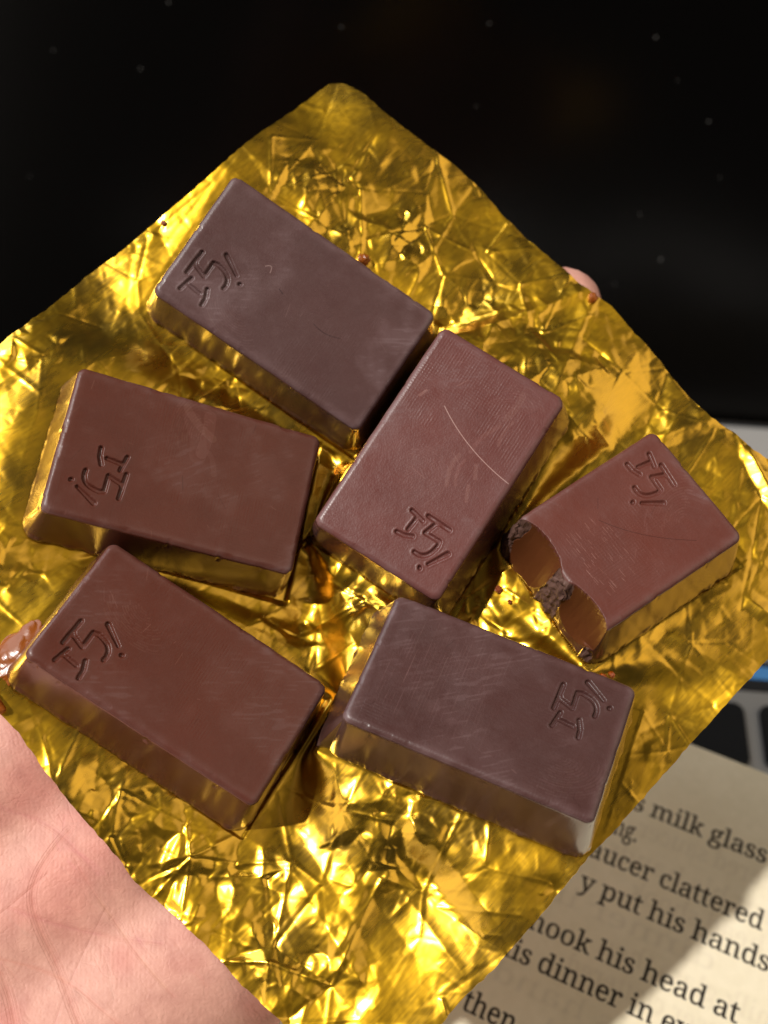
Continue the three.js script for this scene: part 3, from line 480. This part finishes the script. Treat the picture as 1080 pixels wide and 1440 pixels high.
// ---------------------------------------------------------------- laptop behind
(function laptop() {
  const root = new THREE.Group(); root.name = 'laptop'; scene.add(root);
  root.position.set(86 * MM, 0, -131 * MM); root.rotation.y = -5.8 * Math.PI / 180;
  tag(root, 'open silver laptop with a switched off black screen and black keys, behind the hand', 'laptop');
  const alu = new THREE.MeshPhysicalMaterial({ name: 'aluminium', color: new THREE.Color().setRGB(0.33, 0.315, 0.30), roughness: 0.5, metalness: 0.35 });
  const black = new THREE.MeshStandardMaterial({ name: 'black plastic', color: new THREE.Color().setRGB(0.006, 0.006, 0.007), roughness: 0.75 });
  const keyM = new THREE.MeshPhysicalMaterial({ name: 'key', color: new THREE.Color().setRGB(0.007, 0.007, 0.008), roughness: 0.7, specularIntensity: 0.4 });
  const glass = new THREE.MeshPhysicalMaterial({ name: 'screen glass', color: new THREE.Color().setRGB(0.0015, 0.0012, 0.001), roughness: 0.19, ior: 1.27 });
  const box = (w, h, d, x, y, z, r) => new RoundedBoxGeometry(w * MM, h * MM, d * MM, 3, r * MM).translate(x * MM, y * MM, z * MM);
  mesh('base', box(330, 14, 250, -66, -7, 31, 2), alu, root);
  const lid = new THREE.Group(); lid.name = 'lid'; lid.position.set(-66 * MM, -5 * MM, -97 * MM); lid.rotation.x = -20 * Math.PI / 180; root.add(lid);
  mesh('lid_shell', box(330, 226, 4, 0, 113, -3.2, 1.8), alu, lid);
  mesh('screen', box(326, 222, 1.4, 0, 113, -0.7, 0.6), glass, lid);
  const tb = mesh('touch_bar', box(250, 0.8, 8.4, -66, 0.1, -8.2, 0.3), black, root);
  const blue = new THREE.MeshStandardMaterial({ name: 'lit display strip', color: new THREE.Color().setRGB(0.01, 0.03, 0.06), roughness: 0.3, emissive: new THREE.Color().setRGB(0.05, 0.16, 0.33), emissiveIntensity: 1 });
  mesh('display_strip', new THREE.BoxGeometry(60 * MM, 0.3 * MM, 3.4 * MM).translate(20 * MM, 0.62 * MM, -8.9 * MM), blue, tb);
  const key = box(16, 1.3, 16, 0, 0.5, 8, 0.6); 
  const roundKey = (() => { const s = new THREE.Shape(), r = 2.2, w = 8; s.moveTo(-w + r, -w); s.lineTo(w - r, -w); s.absarc(w - r, -w + r, r, -Math.PI / 2, 0); s.lineTo(w, w - r); s.absarc(w - r, w - r, r, 0, Math.PI / 2); s.lineTo(-w + r, w); s.absarc(-w + r, w - r, r, Math.PI / 2, Math.PI); s.lineTo(-w, -w + r); s.absarc(-w + r, -w + r, r, Math.PI, 1.5 * Math.PI); return new THREE.ExtrudeGeometry(s, { depth: 0.8, bevelEnabled: true, bevelSize: 0.25, bevelThickness: 0.25, bevelSegments: 2, curveSegments: 8 }).rotateX(-Math.PI / 2).scale(MM, MM, MM); })();
  for (let r = 0; r < 2; r++) for (let cc = -4; cc <= 2; cc++) { const k = mesh('key', roundKey, keyM, root); k.position.set((cc * 20 + 10) * MM, 0, (8.2 + r * 20) * MM); }
  // dust on the glass
  const R = rng(8), dust = [];
  for (const [x, y, f] of [[-89.2, 101.6, 1.1], [-97.8, 85.3, 1], [-44.7, 97.8, 0.8], [-120.9, 88.7, 0.7], [-131.6, 55.7, 0.6], [-7.4, 100.3, 0.8], [34.1, 99.0, 1], [50.6, 79.8, 1.1], [41.1, 89.2, 0.5], [-9.1, 80.5, 0.7], [44.2, 43.1, 1.3], [36.8, 55.1, 0.7], [32.8, 35.5, 0.9], [55.9, 65.9, 0.6]]) {
    const g = new THREE.IcosahedronGeometry(0.38 * f * MM, 1); g.scale(1, 0.5 + R() * 0.5, 0.3); g.rotateZ(R() * 3); g.translate(x * MM, (y + 5.8) * MM, 0.15 * MM); dust.push(g);
  }
  const dm = mesh('dust', mergeGeometries(dust), new THREE.MeshStandardMaterial({ name: 'dust', color: new THREE.Color().setRGB(0.07, 0.066, 0.062), roughness: 1 }), lid); dm.userData.kind = 'stuff';
})();

// ---------------------------------------------------------------- open book on the keyboard
(function book() {
  const root = new THREE.Group(); root.name = 'open_book'; scene.add(root);
  const X = new THREE.Vector3(0.9028, 0, 0.43), Y = new THREE.Vector3(-0.43, 0, 0.9028);
  root.position.set(49.14 * MM, 1.2 * MM, -87.4 * MM);
  root.quaternion.setFromRotationMatrix(new THREE.Matrix4().makeBasis(X, new THREE.Vector3(0, 1, 0), Y));
  tag(root, 'open paperback book with printed yellowish page lying on the laptop keyboard', 'book');
  const x0 = -60, x1 = 84, y0 = -17.7, y1 = 128, top = 33.8;
  // slightly waved page block: layers of pages
  const paper = new THREE.MeshStandardMaterial({ name: 'page edges', color: new THREE.Color().setRGB(0.6, 0.52, 0.38), roughness: 0.9, bumpMap: dataTex(8, 512, (x, y) => hash2(0, Math.floor(y * 256), 4)), bumpScale: 2e-4 });
  mesh('page_block', new THREE.BoxGeometry((x1 - x0) * MM, (top - 0.3) * MM, (y1 - y0) * MM).translate((x0 + x1) / 2 * MM, (top - 0.3) / 2 * MM, (y0 + y1) / 2 * MM), paper, root);
  const n = 2048, c = document.createElement('canvas'); c.width = c.height = n; const g = c.getContext('2d'), sx = n / (x1 - x0), sy = n / (y1 - y0);
  const im = g.createImageData(n, n);
  for (let y = 0; y < n; y++) for (let x = 0; x < n; x++) { const o = (y * n + x) * 4, m = fbm(x * 0.004, y * 0.004, 500, 4), f = fbm(x * 0.06, y * 0.06, 520, 3), t = 8 * (m - 0.5) * 2 + 9 * (f - 0.5); im.data[o] = 236 + t; im.data[o + 1] = 225 + t; im.data[o + 2] = 198 + t * 1.2; im.data[o + 3] = 255; }
  g.putImageData(im, 0, 0);
  const EM = 4.75;
  const put = (text, x, w, base, part, alpha = 1, flip = false) => {              // `part` of the text spans x .. x + w
    g.save(); g.font = `${EM * sy}px serif`;
    const pre = g.measureText(text.slice(0, text.indexOf(part))).width, pw = g.measureText(part).width, k = w * sx / pw;
    g.translate((x - x0) * sx, (base - y0) * sy); g.scale(flip ? -k : k, 1); g.fillStyle = `rgba(38,32,26,${alpha})`; g.fillText(text, flip ? 0 : -pre, 0); if (!flip) { g.strokeStyle = g.fillStyle; g.lineWidth = 1.6; g.strokeText(text, -pre, 0); } g.restore();
  };
  g.filter = 'blur(3px)';
  for (const [t, x, b] of [['clattered saucer', 30, 4.6], ['put his hands', 26, 10.6], ['his head shook', 32, 16.4], ['dinner in', 18, 22.5], ['milk glass then', 30, 27.5], ['saucer clattered', 26, 33.2], ['his hands', 12, 39.5], ['shook his head', 26, 45]]) put(t, x, 31, b, t, 0.07, true);
  g.filter = 'none';
  put('s milk glass', 0, 21.6, 0, 'milk glass'); put('ing.', -5.2, 4.7, 6.1, 'ng.'); put('saucer clattered', -5.4, 29.1, 12.1, 'ucer clattered'); put('y put his hands', -3.6, 29.9, 18.6, 'put his hands');
  put('shook his head at', -13.2, 31.2, 28.9, 'hook his head'); put('his dinner in ev', -9.3, 20.2, 35, 'dinner in'); put('then', -18.3, 9.2, 46.1, 'then');
  const tex = new THREE.CanvasTexture(c); tex.colorSpace = THREE.SRGBColorSpace;
  const seg = 60, pos = [], uv = [], idx = [];
  for (let j = 0; j <= seg; j++) for (let i = 0; i <= seg; i++) { const x = lerp(x0 - 0.3, x1, i / seg), y = lerp(y0 - 0.3, y1, j / seg); pos.push(x * MM, (top + 0.12 * Math.sin(x * 0.09 + y * 0.03) + 0.25 * sst(30, 84, x) * 1.5) * MM, y * MM); uv.push(i / seg, 1 - j / seg); if (i < seg && j < seg) { const a = j * (seg + 1) + i; idx.push(a, a + seg + 1, a + 1, a + 1, a + seg + 1, a + seg + 2); } }
  mesh('page', grid(new Float32Array(pos), new Float32Array(uv), new Uint32Array(idx)), new THREE.MeshStandardMaterial({ name: 'printed page', map: tex, roughness: 0.9, side: THREE.DoubleSide }), root);
})();

// ---------------------------------------------------------------- grey shirt of the photographer, seen only as dim patches in the screen glass
(function shirt() {
  const prof = [[-270, 69, 71], [-180, 50, 92], [-120, 44, 96], [0, 40, 92], [40, 60, 74], [75, 46, 86], [100, 60, 92], [125, 34, 80], [175, 26, 72]], n = 90, m = 24, pos = [], uv = [], idx = [];
  for (let j = 0; j <= m; j++) for (let i = 0; i <= n; i++) {
    const x = lerp(-270, 175, i / n), y0 = lut(prof.map(([a, b]) => [a, b]), x), y1 = lut(prof.map(([a, , b]) => [a, b]), x), y = lerp(y0, y1, j / m);
    pos.push(x * MM, y * MM, (160 + (y - 65) * 0.9 + 9 * Math.sin(x * 0.05 + y * 0.09) + 50 * (fbm(x * 0.025, y * 0.04, 610, 3) - 0.5)) * MM); uv.push(i / n * 20, j / m * 4);
    if (i < n && j < m) { const a = j * (n + 1) + i; idx.push(a, a + 1, a + n + 1, a + 1, a + n + 2, a + n + 1); }
  }
  const s = mesh('shirt', grid(new Float32Array(pos), new Float32Array(uv), new Uint32Array(idx)), new THREE.MeshStandardMaterial({ name: 'grey cloth', color: new THREE.Color().setRGB(0.85, 0.82, 0.8), roughness: 0.95, side: THREE.DoubleSide }));
  tag(s, 'grey cloth of a shirt, seen only as dim reflections in the black laptop screen', 'shirt');
})();

renderer.render(scene, camera);
